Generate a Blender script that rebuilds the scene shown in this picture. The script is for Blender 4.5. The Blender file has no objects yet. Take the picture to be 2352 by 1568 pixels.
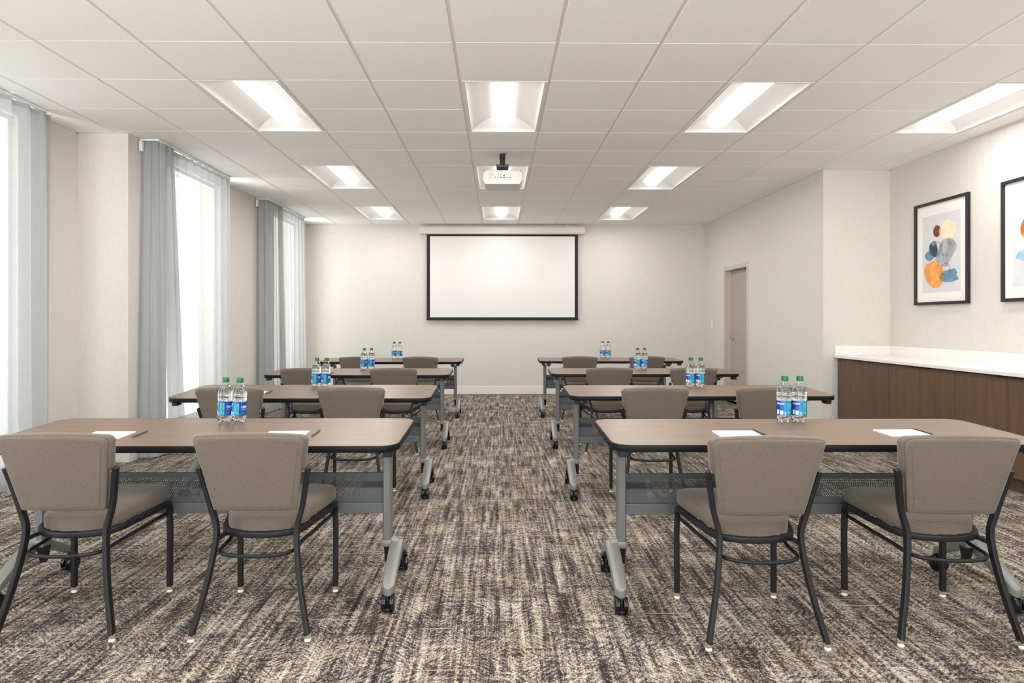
import bpy, bmesh, math, random
from mathutils import Vector, Matrix
random.seed(7)
PI = math.pi
SC = bpy.context.scene
C = SC.collection

# ------------------------------------------------------------ camera, world, light, exposure
ZC = 1.22          # eye height
CZ = 2.858         # ceiling height
cam_d = bpy.data.cameras.new('camera'); cam = bpy.data.objects.new('camera', cam_d); C.objects.link(cam)
cam.location = (0, 0, ZC); cam.rotation_euler = (PI/2, 0, -0.0106)
cam_d.sensor_width = 36; cam_d.lens = 1513.3/2352*36
cam_d.shift_x = 0.0067; cam_d.shift_y = -0.01926; cam_d.clip_start = 0.05
SC.camera = cam
W = bpy.data.worlds.new('sky'); SC.world = W; W.use_nodes = True
wn = W.node_tree; wtc = wn.nodes.new('ShaderNodeTexCoord'); wsp = wn.nodes.new('ShaderNodeSeparateXYZ'); wrp = wn.nodes.new('ShaderNodeValToRGB')
wn.links.new(wtc.outputs['Generated'], wsp.inputs[0]); wma = wn.nodes.new('ShaderNodeMath'); wma.operation = 'MULTIPLY_ADD'; wma.inputs[1].default_value = .5; wma.inputs[2].default_value = .5
wn.links.new(wsp.outputs[2], wma.inputs[0]); wn.links.new(wma.outputs[0], wrp.inputs[0])
wrp.color_ramp.elements[0].position = .46; wrp.color_ramp.elements[0].color = (1.0, .995, .98, 1)     # lower half brightened to light the ceiling, no ground seen
wrp.color_ramp.elements[1].position = .52; wrp.color_ramp.elements[1].color = (.40, .44, .46, 1)      # overcast sky
wn.links.new(wrp.outputs[0], wn.nodes['Background'].inputs[0])
wn.nodes['Background'].inputs[1].default_value = 8.0
SC.view_settings.view_transform = 'Standard'; SC.view_settings.look = 'None'
SC.view_settings.gamma = 1; SC.view_settings.use_curve_mapping = False
SC.view_settings.exposure = 0.27
LENS_E = 2.6       # troffer diffuser emission
LAMP_W = 13.5      # lamp in each troffer

# ------------------------------------------------------------ helpers
def srgb(r, g, b):
    f = lambda c: (c/255/12.92 if c/255 <= 0.04045 else ((c/255+0.055)/1.055)**2.4)
    return (f(r), f(g), f(b), 1)

class NT:
    def __init__(s, name):
        s.m = bpy.data.materials.new(name); s.m.use_nodes = True
        s.t = s.m.node_tree; s.b = s.t.nodes['Principled BSDF']; s.out = s.t.nodes['Material Output']
    def n(s, typ, **kw):
        nd = s.t.nodes.new(typ)
        for k, v in kw.items():
            if k.startswith('i_'):
                key = k[2:]; key = int(key) if key.isdigit() else key
                nd.inputs[key].default_value = v
            else: setattr(nd, k, v)
        return nd
    def l(s, a, b): s.t.links.new(a, b)
    def math(s, op, a, b=None, c=None):
        nd = s.t.nodes.new('ShaderNodeMath'); nd.operation = op
        for i, x in enumerate((a, b, c)):
            if x is None: continue
            if isinstance(x, (int, float)): nd.inputs[i].default_value = x
            else: s.l(x, nd.inputs[i])
        return nd.outputs[0]
    def coord(s, scale=(1, 1, 1), kind='Object', rot=(0, 0, 0)):
        tc = s.n('ShaderNodeTexCoord'); mp = s.n('ShaderNodeMapping')
        mp.inputs['Scale'].default_value = scale; mp.inputs['Rotation'].default_value = rot
        s.l(tc.outputs[kind], mp.inputs[0]); return mp.outputs[0]
    def turned(s, ang, scale):
        tc = s.n('ShaderNodeTexCoord'); a = s.n('ShaderNodeMapping'); b = s.n('ShaderNodeMapping')
        a.inputs['Rotation'].default_value = (0, 0, ang); b.inputs['Scale'].default_value = scale
        s.l(tc.outputs['Object'], a.inputs[0]); s.l(a.outputs[0], b.inputs[0]); return b.outputs[0]
    def noise(s, vec, scale, detail=2, rough=.5):
        nd = s.n('ShaderNodeTexNoise'); nd.inputs['Scale'].default_value = scale
        nd.inputs['Detail'].default_value = detail; nd.inputs['Roughness'].default_value = rough
        s.l(vec, nd.inputs['Vector']); return nd.outputs[0]
    def ramp(s, fac, stops, interp='LINEAR'):
        nd = s.n('ShaderNodeValToRGB'); cr = nd.color_ramp; cr.interpolation = interp
        while len(cr.elements) < len(stops): cr.elements.new(0.5)
        for e, (p, c) in zip(cr.elements, stops): e.position = p; e.color = c
        s.l(fac, nd.inputs[0]); return nd.outputs[0]
    def mix(s, fac, a, b, blend='MIX'):
        nd = s.n('ShaderNodeMix'); nd.data_type = 'RGBA'; nd.blend_type = blend
        for x, i in ((fac, 0), (a, 6), (b, 7)):
            if isinstance(x, (int, float)): nd.inputs[i].default_value = x
            elif isinstance(x, tuple): nd.inputs[i].default_value = x
            else: s.l(x, nd.inputs[i])
        return nd.outputs[2]
    def bump(s, h, strength=.2, dist=.002):
        nd = s.n('ShaderNodeBump'); nd.inputs['Strength'].default_value = strength
        nd.inputs['Distance'].default_value = dist; s.l(h, nd.inputs['Height']); s.l(nd.outputs[0], s.b.inputs['Normal'])

def plain(name, col, rough=.5, metal=0, spec=.5, **kw):
    t = NT(name); t.b.inputs['Base Color'].default_value = col; t.b.inputs['Roughness'].default_value = rough
    t.b.inputs['Metallic'].default_value = metal; t.b.inputs['Specular IOR Level'].default_value = spec
    for k, v in kw.items(): t.b.inputs[k].default_value = v
    return t.m

def m_speck(name, col, col2, scale, rough=.6, spec=.4, lo=.4, hi=.6, metal=0, bump=0):
    t = NT(name); v = t.coord()
    n = t.noise(v, scale, 3)
    t.l(t.ramp(n, [(lo, col), (hi, col2)]), t.b.inputs['Base Color'])
    t.b.inputs['Roughness'].default_value = rough; t.b.inputs['Metallic'].default_value = metal
    t.b.inputs['Specular IOR Level'].default_value = spec
    if bump: t.bump(n, bump, .001)
    return t.m

def m_wall():
    t = NT('vinyl_wallcovering'); v = t.coord()
    a = t.noise(t.coord((160, 160, 12)), 1, 2); b = t.noise(t.coord((12, 12, 220)), 1, 2); c = t.noise(v, 1.4, 2)
    s = t.math('ADD', t.math('MULTIPLY', a, .5), t.math('MULTIPLY', b, .5))
    base = t.ramp(s, [(.36, srgb(208, 203, 194)), (.64, srgb(219, 215, 207))])
    base = t.mix(t.math('MULTIPLY', c, .35), base, srgb(214, 211, 204))
    t.l(base, t.b.inputs['Base Color']); t.b.inputs['Roughness'].default_value = .75
    t.b.inputs['Specular IOR Level'].default_value = .25; t.bump(s, .12, .001)
    return t.m

def m_carpet():
    t = NT('loop_pile_carpet')
    # yarn tufts
    tuft = t.noise(t.coord((140, 95, 1)), 1, 3, .8)
    tuft2 = t.noise(t.coord((280, 150, 1)), 1, 1, .6)
    # broken streaks along the room, thin cross streaks
    sy = t.noise(t.coord((58, 2.0, 1)), 1, 3, .6)
    sy2 = t.noise(t.coord((24, 2.0, 1)), 1, 3, .6)
    sx = t.noise(t.coord((6, 45, 1)), 1, 3, .6)
    patch = t.noise(t.coord((1, 1, 1)), 5.5, 3)
    # slanted weave in patches
    h1 = t.noise(t.turned(.75, (26, 92, 1)), 1, 1)
    h2 = t.noise(t.turned(-.75, (26, 92, 1)), 1, 1)
    hmask = t.ramp(t.noise(t.coord((7, 5, 1)), 1, 2), [(.47, (0, 0, 0, 1)), (.53, (1, 1, 1, 1))])
    hatch = t.mix(hmask, h1, h2)
    def sc(x, k): return t.math('MULTIPLY', t.math('SUBTRACT', x, .5), k)
    acc = sc(tuft, 2.1)
    for x, k in ((tuft2, .8), (sy, 1.25), (sy2, .8), (sx, .6), (patch, .6), (hatch, 1.1)): acc = t.math('ADD', acc, sc(x, k))
    acc = t.math('ADD', acc, .475)
    col = t.ramp(acc, [(.06, srgb(42, 39, 41)), (.34, srgb(72, 67, 66)), (.50, srgb(121, 113, 105)), (.67, srgb(164, 155, 144)), (.98, srgb(206, 198, 187))])
    tint = t.ramp(t.noise(t.coord((1, 1, 1)), 3.1, 2), [(.42, srgb(255, 250, 246)), (.62, srgb(246, 234, 214))])
    col = t.mix(.55, col, tint, 'MULTIPLY')
    # thin pale weft lines
    ln = t.noise(t.coord((2.2, 95, 1)), 1, 0)
    lm = t.ramp(ln, [(.80, (0, 0, 0, 1)), (.83, (1, 1, 1, 1))])
    col = t.mix(t.math('MULTIPLY', lm, .7), col, srgb(214, 204, 190))
    t.l(col, t.b.inputs['Base Color']); t.b.inputs['Roughness'].default_value = .95
    t.b.inputs['Specular IOR Level'].default_value = .1
    t.bump(t.math('ADD', tuft, tuft2), .5, .004)
    return t.m

def m_tile():
    t = NT('mineral_fibre_tile'); n = t.noise(t.coord(), 260, 3, .7)
    t.l(t.ramp(n, [(.35, srgb(234, 232, 229)), (.6, srgb(246, 245, 242))]), t.b.inputs['Base Color'])
    t.b.inputs['Roughness'].default_value = .9; t.b.inputs['Specular IOR Level'].default_value = .15; t.bump(n, .25, .001)
    return t.m

def m_fabric():
    t = NT('taupe_upholstery'); a = t.noise(t.coord((900, 900, 90)), 1, 2); b = t.noise(t.coord((90, 90, 900)), 1, 2)
    c = t.noise(t.coord(), 420, 2)
    s = t.math('ADD', t.math('MULTIPLY', a, .35), t.math('ADD', t.math('MULTIPLY', b, .35), t.math('MULTIPLY', c, .3)))
    t.l(t.ramp(s, [(.36, srgb(94, 84, 75)), (.62, srgb(120, 109, 98))]), t.b.inputs['Base Color'])
    t.b.inputs['Roughness'].default_value = .85; t.b.inputs['Specular IOR Level'].default_value = .25
    t.b.inputs['Sheen Weight'].default_value = .25; t.b.inputs['Sheen Roughness'].default_value = .4
    t.bump(s, .25, .0008)
    return t.m

def m_wood(name, c1, c2, axis, rough, spec=.5, k=1.0):
    t = NT(name)
    sc = (3, 140, 140) if axis == 'x' else (110, 110, 3)
    a = t.noise(t.coord(sc), k, 4, .6); b = t.noise(t.coord((1.2, 18, 18) if axis == 'x' else (14, 14, 1.2)), k, 3)
    s = t.math('ADD', t.math('MULTIPLY', a, .6), t.math('MULTIPLY', b, .4))
    t.l(t.ramp(s, [(.34, c1), (.64, c2)]), t.b.inputs['Base Color'])
    t.b.inputs['Roughness'].default_value = rough; t.b.inputs['Specular IOR Level'].default_value = spec
    return t.m

def m_sheer():
    t = NT('sheer_curtain_voile'); nt = t.t
    w1 = t.noise(t.coord((60, 60, 700)), 1, 2); w2 = t.noise(t.coord((700, 700, 60)), 1, 2)
    wv = t.math('MULTIPLY', t.math('ADD', w1, w2), .5)
    col = t.ramp(wv, [(.35, srgb(160, 163, 165)), (.65, srgb(190, 192, 192))])
    d = t.n('ShaderNodeBsdfDiffuse'); tr = t.n('ShaderNodeBsdfTranslucent'); tp = t.n('ShaderNodeBsdfTransparent')
    t.l(col, d.inputs[0]); t.l(col, tr.inputs[0]); tp.inputs[0].default_value = (1, 1, 1, 1)
    m1 = t.n('ShaderNodeMixShader'); m1.inputs[0].default_value = .18; t.l(d.outputs[0], m1.inputs[1]); t.l(tr.outputs[0], m1.inputs[2])
    m2 = t.n('ShaderNodeMixShader'); t.l(t.ramp(wv, [(.4, (.12,)*3+(1,)), (.6, (.24,)*3+(1,))]), m2.inputs[0])
    t.l(m1.outputs[0], m2.inputs[1]); t.l(tp.outputs[0], m2.inputs[2]); t.l(m2.outputs[0], t.out.inputs[0])
    return t.m

def m_perf():
    t = NT('perforated_grey_metal')
    uv = t.n('ShaderNodeTexCoord').outputs['UV']; sp = t.n('ShaderNodeSeparateXYZ'); t.l(uv, sp.inputs[0])
    P = .0088; R = .34
    v = t.math('DIVIDE', sp.outputs[1], P*.866); row = t.math('FLOOR', v)
    off = t.math('MULTIPLY', t.math('MODULO', row, 2.0), .5)
    u = t.math('SUBTRACT', t.math('FRACT', t.math('ADD', t.math('DIVIDE', sp.outputs[0], P), off)), .5)
    vv = t.math('MULTIPLY', t.math('SUBTRACT', t.math('FRACT', v), .5), .866)
    d = t.math('SQRT', t.math('ADD', t.math('MULTIPLY', u, u), t.math('MULTIPLY', vv, vv)))
    hole = t.math('LESS_THAN', d, R*.80)
    t.b.inputs['Base Color'].default_value = srgb(92, 95, 97); t.b.inputs['Metallic'].default_value = .35
    t.b.inputs['Roughness'].default_value = .45
    tp = t.n('ShaderNodeBsdfTransparent'); mx = t.n('ShaderNodeMixShader')
    t.l(hole, mx.inputs[0]); t.l(t.b.outputs[0], mx.inputs[1]); t.l(tp.outputs[0], mx.inputs[2]); t.l(mx.outputs[0], t.out.inputs[0])
    return t.m

def m_emit(name, col, s):
    t = NT(name); t.b.inputs['Base Color'].default_value = (.9, .9, .9, 1)
    t.b.inputs['Emission Color'].default_value = col; t.b.inputs['Emission Strength'].default_value = s
    return t.m

def m_pet():
    t = NT('clear_bottle_plastic')
    tp = t.n('ShaderNodeBsdfTransparent'); tp.inputs[0].default_value = (.97, .985, .99, 1)
    g = t.n('ShaderNodeBsdfGlossy'); g.inputs['Roughness'].default_value = .04
    fr = t.n('ShaderNodeLayerWeight'); fr.inputs[0].default_value = .35
    k = t.math('ADD', t.math('MULTIPLY', fr.outputs['Facing'], .55), .04)
    mx = t.n('ShaderNodeMixShader'); t.l(k, mx.inputs[0]); t.l(tp.outputs[0], mx.inputs[1]); t.l(g.outputs[0], mx.inputs[2])
    t.l(mx.outputs[0], t.out.inputs[0]); return t.m

def m_label():
    t = NT('blue_bottle_label'); uv = t.n('ShaderNodeTexCoord').outputs['UV']; sp = t.n('ShaderNodeSeparateXYZ'); t.l(uv, sp.inputs[0])
    col = t.ramp(sp.outputs[0], [(0.0, srgb(30, 60, 150)), (.14, srgb(52, 48, 140)), (.22, srgb(28, 150, 205)), (.31, srgb(22, 140, 190)),
                                 (.385, srgb(36, 44, 132)), (.40, srgb(30, 64, 160)), (.6, srgb(20, 92, 176)), (.85, srgb(24, 130, 190)), (1, srgb(30, 60, 150))])
    low = t.ramp(sp.outputs[1], [(0, srgb(0, 140, 170)), (.4, srgb(28, 70, 160))])
    t.l(t.mix(.25, col, low), t.b.inputs['Base Color']); t.b.inputs['Roughness'].default_value = .25
    return t.m

def m_ink(name, c1, c2, sc=18):
    t = NT(name); n = t.noise(t.coord(), sc, 4, .6)
    t.l(t.ramp(n, [(.36, c1), (.64, c2)]), t.b.inputs['Base Color']); t.b.inputs['Roughness'].default_value = .6
    return t.m

M = dict(
    wall=m_wall(), carpet=m_carpet(), tile=m_tile(), fabric=m_fabric(), sheer=m_sheer(), perf=m_perf(), pet=m_pet(), label=m_label(),
    tee=plain('white_grid_metal', srgb(226, 223, 218), .5),
    trimw=plain('white_trim_paint', srgb(232, 226, 218), .45),
    doorf=plain('taupe_door_frame_paint', srgb(205, 192, 180), .45),
    doorl=m_speck('taupe_door_paint', srgb(170, 161, 151), srgb(176, 167, 157), 30, .5),
    black=plain('black_plastic', srgb(22, 22, 24), .4),
    gloss=plain('glossy_black_plastic', srgb(14, 14, 18), .18),
    edge=plain('black_edge_banding', srgb(15, 14, 17), .45, spec=.25),
    frame=m_speck('black_powdercoat', srgb(20, 18, 21), srgb(28, 26, 29), 900, .5),
    post=m_speck('grey_powdercoat', srgb(112, 111, 110), srgb(122, 121, 120), 500, .42, metal=.3),
    panel=m_speck('grey_panel_paint', srgb(88, 90, 92), srgb(98, 100, 102), 400, .45, metal=.3),
    silver=m_speck('silver_cast_metal', srgb(128, 127, 123), srgb(138, 137, 133), 600, .42, metal=.35),
    chrome=plain('chrome', srgb(200, 198, 194), .18, 1),
    wood=m_wood('walnut_laminate', srgb(106, 84, 67), srgb(130, 106, 86), 'x', .34, .5),
    cab=m_wood('dark_walnut_veneer', srgb(84, 62, 48), srgb(110, 82, 62), 'z', .5, .35),
    quartz=m_speck('white_quartz', srgb(240, 236, 232), srgb(226, 219, 214), 90, .3, lo=.5, hi=.78),
    paper=plain('white_paper', srgb(246, 246, 248), .8, spec=.2),
    penm=plain('olive_grey_pen', srgb(96, 94, 82), .3), pend=plain('dark_pen', srgb(40, 42, 40), .3),
    glide=plain('white_nylon_glide', srgb(232, 230, 222), .5), amber=plain('clear_amber_sleeve', srgb(196, 178, 148), .3, **{'Transmission Weight': .4}),
    cap=plain('green_cap_plastic', srgb(8, 104, 46), .35), water=plain('water', (1, 1, 1, 1), 0.0, **{'Transmission Weight': 1.0, 'IOR': 1.33}),
    green_ink=plain('green_label_ink', srgb(80, 214, 170), .4), white_ink=plain('white_label_ink', srgb(232, 238, 250), .4),
    screen=plain('matte_white_screen', srgb(228, 225, 223), .8, spec=.1), sblack=plain('black_screen_border', srgb(19, 16, 15), .7),
    casing=plain('screen_casing_paint', srgb(224, 214, 206), .45),
    proj=plain('projector_white_plastic', srgb(200, 198, 194), .4), projg=plain('projector_grey_plastic', srgb(120, 120, 118), .5),
    projd=plain('projector_port_dark', srgb(50, 48, 50), .5),
    reflector=plain('white_reflector', srgb(236, 234, 230), .55), lens=m_emit('lit_diffuser', (1.0, .985, .965, 1), LENS_E),
    tape=plain('white_curtain_tape', srgb(214, 213, 206), .8), track=plain('white_curtain_track', srgb(238, 238, 234), .4),
    pframe=plain('black_picture_frame', srgb(22, 18, 17), .4), mat=plain('picture_mount_board', srgb(240, 236, 232), .8), print=m_ink('pale_grey_print', srgb(212, 211, 212), srgb(218, 217, 218)),
    winf=plain('white_window_frame', srgb(225, 226, 224), .4),
)
t = NT('window_glass'); gt = t.n('ShaderNodeBsdfTransparent'); gg = t.n('ShaderNodeBsdfGlossy'); gg.inputs[1].default_value = .02
mx = t.n('ShaderNodeMixShader'); mx.inputs[0].default_value = .06; t.l(gt.outputs[0], mx.inputs[1]); t.l(gg.outputs[0], mx.inputs[2]); t.l(mx.outputs[0], t.out.inputs[0])
M['glass'] = t.m

# ------------------------------------------------------------ mesh helpers
def obj(name, bm, mats, parent=None, smooth=None, loc=None):
    me = bpy.data.meshes.new(name)
    bmesh.ops.recalc_face_normals(bm, faces=bm.faces)
    bm.to_mesh(me); bm.free()
    if not isinstance(mats, (list, tuple)): mats = [mats]
    for m in mats: me.materials.append(m)
    if smooth:
        me.polygons.foreach_set('use_smooth', [True]*len(me.polygons))
        try: me.set_sharp_from_angle(angle=math.radians(smooth))
        except Exception: pass
    o = bpy.data.objects.new(name, me); C.objects.link(o)
    if parent: o.parent = parent
    if loc: o.location = loc
    return o
def tag(o, label=None, cat=None, group=None, kind=None):
    if label: o['label'] = label
    if cat: o['category'] = cat
    if group: o['group'] = group
    if kind: o['kind'] = kind
    return o
def thing(name, label, cat, loc=(0, 0, 0), rz=0, group=None):
    o = bpy.data.objects.new(name, None); C.objects.link(o); o.location = loc; o.rotation_euler = (0, 0, rz); o.empty_display_size = .1
    return tag(o, label, cat, group)
def struct(name, bm, mats, label=None, smooth=None):
    o = obj(name, bm, mats, None, smooth); tag(o, label, name.split('_')[0], None, 'structure'); return o
def copy_tree(o, parent=None):
    c = o.copy(); C.objects.link(c)
    if parent: c.parent = parent
    for ch in o.children: copy_tree(ch, c)
    return c
def box(bm, x0, x1, y0, y1, z0, z1, bev=0, seg=2, mi=0, mat=None):
    r = bmesh.ops.create_cube(bm, size=1); vs = r['verts']
    for v in vs: v.co = Vector(((x0+x1)/2+v.co.x*(x1-x0), (y0+y1)/2+v.co.y*(y1-y0), (z0+z1)/2+v.co.z*(z1-z0)))
    fs = set(f for v in vs for f in v.link_faces)
    if bev:
        es = list(set(e for v in vs for e in v.link_edges))
        rr = bmesh.ops.bevel(bm, geom=es, offset=bev, segments=seg, profile=.5, affect='EDGES')
        fs = set(f for v in rr['verts'] for f in v.link_faces); vs = list(set(v for f in fs for v in f.verts))
    for f in fs: f.material_index = mi
    if mat is not None: bmesh.ops.transform(bm, matrix=mat, verts=vs)
    return vs
def quad(bm, pts, mi=0):
    f = bm.faces.new([bm.verts.new(p) for p in pts]); f.material_index = mi; return f
def prism(bm, pts, z0, z1, mi=0, bev=0, top_mi=None):
    """vertical extrusion of a plan polygon"""
    n = len(pts)
    a = [bm.verts.new((p[0], p[1], z0)) for p in pts]; b = [bm.verts.new((p[0], p[1], z1)) for p in pts]
    fs = [bm.faces.new(a[::-1]), bm.faces.new(b)]
    if top_mi is not None: fs[1].material_index = top_mi
    for i in range(n):
        f = bm.faces.new([a[i], a[(i+1) % n], b[(i+1) % n], b[i]]); f.material_index = mi
    return a, b
def rrect(hx, hy, r, n=6, cx=0, cy=0):
    p = []
    for sx, sy, a0 in ((1, 1, 0), (-1, 1, PI/2), (-1, -1, PI), (1, -1, 1.5*PI)):
        for i in range(n+1):
            a = a0+PI/2*i/n; p.append((cx+sx*(hx-r)+r*math.cos(a), cy+sy*(hy-r)+r*math.sin(a)))
    return p
def lathe(bm, prof, n=24, cx=0, cy=0, mi=0, fn=None, cap=True):
    rings = []
    for r, z in prof:
        ring = []
        for i in range(n):
            a = 2*PI*i/n; rr, zz = (r, z) if fn is None else fn(r, z, a)
            ring.append(bm.verts.new((cx+rr*math.cos(a), cy+rr*math.sin(a), zz)))
        rings.append(ring)
    for a, b in zip(rings, rings[1:]):
        for i in range(n):
            f = bm.faces.new([a[i], a[(i+1) % n], b[(i+1) % n], b[i]]); f.material_index = mi
    if cap:
        f = bm.faces.new(rings[0][::-1]); f.material_index = mi; f = bm.faces.new(rings[-1]); f.material_index = mi
def catmull(pts, n=6, closed=False):
    P = [Vector(p) for p in pts]; out = []; L = len(P); rng = range(L if closed else L-1)
    for i in rng:
        p1 = P[i]; p2 = P[(i+1) % L]
        p0 = P[(i-1) % L] if (closed or i > 0) else p1*2-p2
        p3 = P[(i+2) % L] if (closed or i+2 < L) else p2*2-p1
        for k in range(n):
            t = k/n
            out.append(.5*((2*p1)+(p2-p0)*t+(2*p0-5*p1+4*p2-p3)*t*t+(3*p1-p0-3*p2+p3)*t**3))
    if not closed: out.append(P[-1])
    return out
def sweep(bm, path, sec, hint=(0, 0, 1), closed=False, mi=0):
    """sec: list of (n,b) offsets; n along hint-ish, b along T x N"""
    path = [Vector(p) for p in path]; L = len(path); rings = []; hint = Vector(hint)
    for i, p in enumerate(path):
        if closed: T = path[(i+1) % L]-path[i-1]
        else: T = path[min(i+1, L-1)]-path[max(i-1, 0)]
        T.normalize(); N = hint-T*hint.dot(T)
        if N.length < 1e-4: N = Vector((1, 0, 0))-T*T.x
        N.normalize(); B = T.cross(N)
        rings.append([bm.verts.new(p+N*a+B*b) for a, b in sec])
    m = len(sec)
    for i in range(L if closed else L-1):
        a = rings[i]; b = rings[(i+1) % L]
        for k in range(m):
            f = bm.faces.new([a[k], a[(k+1) % m], b[(k+1) % m], b[k]]); f.material_index = mi
    if not closed:
        bm.faces.new(rings[0][::-1]).material_index = mi; bm.faces.new(rings[-1]).material_index = mi
def circ(r, n=8): return [(r*math.cos(2*PI*i/n), r*math.sin(2*PI*i/n)) for i in range(n)]
def rsec(a, b, r=.003, n=2): return [(p[0], p[1]) for p in rrect(a/2, b/2, r, n)]
BM = bmesh.new

# ------------------------------------------------------------ room shell
XL, XN, YJ = -3.215, -3.65, 5.76         # left wall (far part), left wall (near part), step between them
XR, XRN, YR = 3.505, 4.235, 7.07         # right wall far / near, step
YB, YF = 11.13, -2.2
bm = BM(); box(bm, -4.1, 4.6, YF-.2, YB+.2, -.1, 0); struct('floor', bm, M['carpet'], 'beige and charcoal streaked carpet')
bm = BM(); box(bm, -4.0, 4.5, YB, YB+.2, 0, 3.2); struct('wall_back', bm, M['wall'], 'off-white wall behind the projection screen')
bm = BM()
for q in ((-4.0, -3.2, 0, 3.2), (3.4, 4.5, 0, 3.2), (-3.2, 3.4, 0, .3), (-3.2, 3.4, 2.75, 3.2)): box(bm, q[0], q[1], YF-.2, YF, q[2], q[3])
struct('wall_front', bm, M['wall'], 'off-white wall at the near end')
WZ0, WZ1 = .10, 2.78
wins_near = [(0.4, 1.9), (3.55, 5.05)]; wins_far = [(6.42, 7.66), (9.50, 10.62)]  # first near opening is out of view, added to let in fill daylight
def wall_y(bm, x0, x1, ya, yb, wins, z0=WZ0, z1=WZ1):
    y = ya
    for a, b in wins:
        box(bm, x0, x1, y, a, 0, 3.2); box(bm, x0, x1, a, b, 0, z0); box(bm, x0, x1, a, b, z1, 3.2); y = b
    box(bm, x0, x1, y, yb, 0, 3.2)
bm = BM()
wall_y(bm, XN-.25, XN, YF-.2, YJ, wins_near)
box(bm, XN-.25, XL, YJ, YJ+.3, 0, 3.2)
wall_y(bm, XL-.25, XL, YJ+.3, YB, wins_far)
struct('wall_left', bm, M['wall'], 'off-white window wall with a pilaster step')
bm = BM()
wall_y(bm, XR, XR+.12, YR, YB, [(9.186, 10.184)], 0.0, 2.04)
box(bm, XR+.12, XR+.6, YR+.0, YR+.12, 0, 3.2); box(bm, XR+.6, XRN+.2, YR, YR+.12, 0, 3.2)
box(bm, XRN, XRN+.2, YF-.2, YR, 0, 3.2)
box(bm, XR+.131, XR+.2, 9.0, 10.4, 0, 3.2)
struct('wall_right', bm, M['wall'], 'off-white wall with a step at the sideboard')
# windows
for i, ((a, b), x) in enumerate([(wins_near[0], XN), (wins_near[1], XN), (wins_far[0], XL), (wins_far[1], XL)]):
    bm = BM(); t_ = .03; xo = x-.085
    box(bm, xo-.03, xo+.03, a, a+t_, WZ0, WZ1, .004); box(bm, xo-.03, xo+.03, b-t_, b, WZ0, WZ1, .004)
    box(bm, xo-.03, xo+.03, a+t_, b-t_, WZ0, WZ0+t_, .004); box(bm, xo-.03, xo+.03, a+t_, b-t_, WZ1-t_, WZ1, .004)
    o = struct('window_%d' % (i+1), bm, M['winf'], ['uncurtained window behind the viewer on the left wall', 'nearest curtained window at the left frame edge', 'middle curtained window past the pilaster', 'farthest curtained window by the far corner'][i])
    bm = BM(); box(bm, xo-.004, xo+.004, a+t_, b-t_, WZ0+t_, WZ1-t_); obj('pane', bm, M['glass'], o)
    ld = bpy.data.lights.new('daylight_portal', 'AREA'); ld.shape = 'RECTANGLE'; ld.size = b-a; ld.size_y = WZ1-WZ0
    ld.cycles.is_portal = True
    lo = bpy.data.objects.new('daylight_portal', ld); C.objects.link(lo); lo.location = (x-.3, (a+b)/2, (WZ0+WZ1)/2)
    lo.rotation_euler = (PI/2, 0, -PI/2)
bm = BM()
for x in (-3.175, -1.0, 1.2, 3.375): box(bm, x-.025, x+.025, YF-.13, YF-.07, .3, 2.75)
box(bm, -3.2, 3.4, YF-.13, YF-.07, .3, .35); box(bm, -3.2, 3.4, YF-.13, YF-.07, 2.7, 2.75)
o = struct('window_5', bm, M['winf'], 'wide window behind the viewer')  # invented opening behind the camera, gives frontal fill
bm = BM(); box(bm, -3.2, 3.4, YF-.104, YF-.096, .35, 2.7); obj('pane', bm, M['glass'], o)
ld = bpy.data.lights.new('daylight_portal', 'AREA'); ld.shape = 'RECTANGLE'; ld.size = 6.6; ld.size_y = 2.45; ld.cycles.is_portal = True
lo = bpy.data.objects.new('daylight_portal', ld); C.objects.link(lo); lo.location = (.1, YF-.25, 1.52); lo.rotation_euler = (PI/2, 0, 0)
# baseboards
bm = BM(); box(bm, XL, XR, YB-.014, YB, 0, .13, .003); struct('baseboard_back', bm, M['trimw'])
bm = BM(); box(bm, XR-.014, XR, YR, 9.17, 0, .13, .003); box(bm, XR-.014, XR, 10.2, YB-.014, 0, .13, .003); box(bm, XR-.014, 3.655, YR-.014, YR, 0, .13, .003)
struct('baseboard_right', bm, M['trimw'])
bm = BM(); box(bm, XN, XN+.014, YF, YJ-.014, 0, .13, .003); box(bm, XN, XL+.014, YJ-.014, YJ, 0, .13, .003); box(bm, XL, XL+.014, YJ, YB-.014, 0, .13, .003)
struct('baseboard_left', bm, M['wall'])
# ceiling: lay-in tiles + grid
TS = .6096; GX, GY = -.2594, 3.862
def cellrange(x, g): return math.floor((x-g)/TS)
troff = []
for ky in (-7, -3, 1, 5, 9):  # the two nearest rows lie out of view, added for brightness
    for kx in (-3, 0, 3, 6):
        if kx == 6 and (ky > 1): continue
        troff.append((kx, ky))
occ = set((kx, ky+j) for kx, ky in troff for j in (0, 1))
def ceil_ok(xa, xb, ya, yb):
    out = []
    xa, xb = max(xa, XN), min(xb, XRN); ya, yb = max(ya, YF), min(yb, YB)
    if xa >= xb or ya >= yb: return out
    def clip(x0, x1, y0, y1):
        x0, x1, y0, y1 = max(xa, x0), min(xb, x1), max(ya, y0), min(yb, y1)
        if x1-x0 > .01 and y1-y0 > .01: out.append((x0, x1, y0, y1))
    clip(XN, XL, YF, YJ); clip(XL, XR, YF, YB); clip(XR, XRN, YF, YR)
    # merge pieces sharing the same y extent
    out.sort(); mg = []
    for q in out:
        if mg and abs(mg[-1][1]-q[0]) < 1e-6 and abs(mg[-1][2]-q[2]) < 1e-6 and abs(mg[-1][3]-q[3]) < 1e-6: mg[-1] = (mg[-1][0], q[1], q[2], q[3])
        else: mg.append(q)
    return mg
bm = BM()
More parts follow.
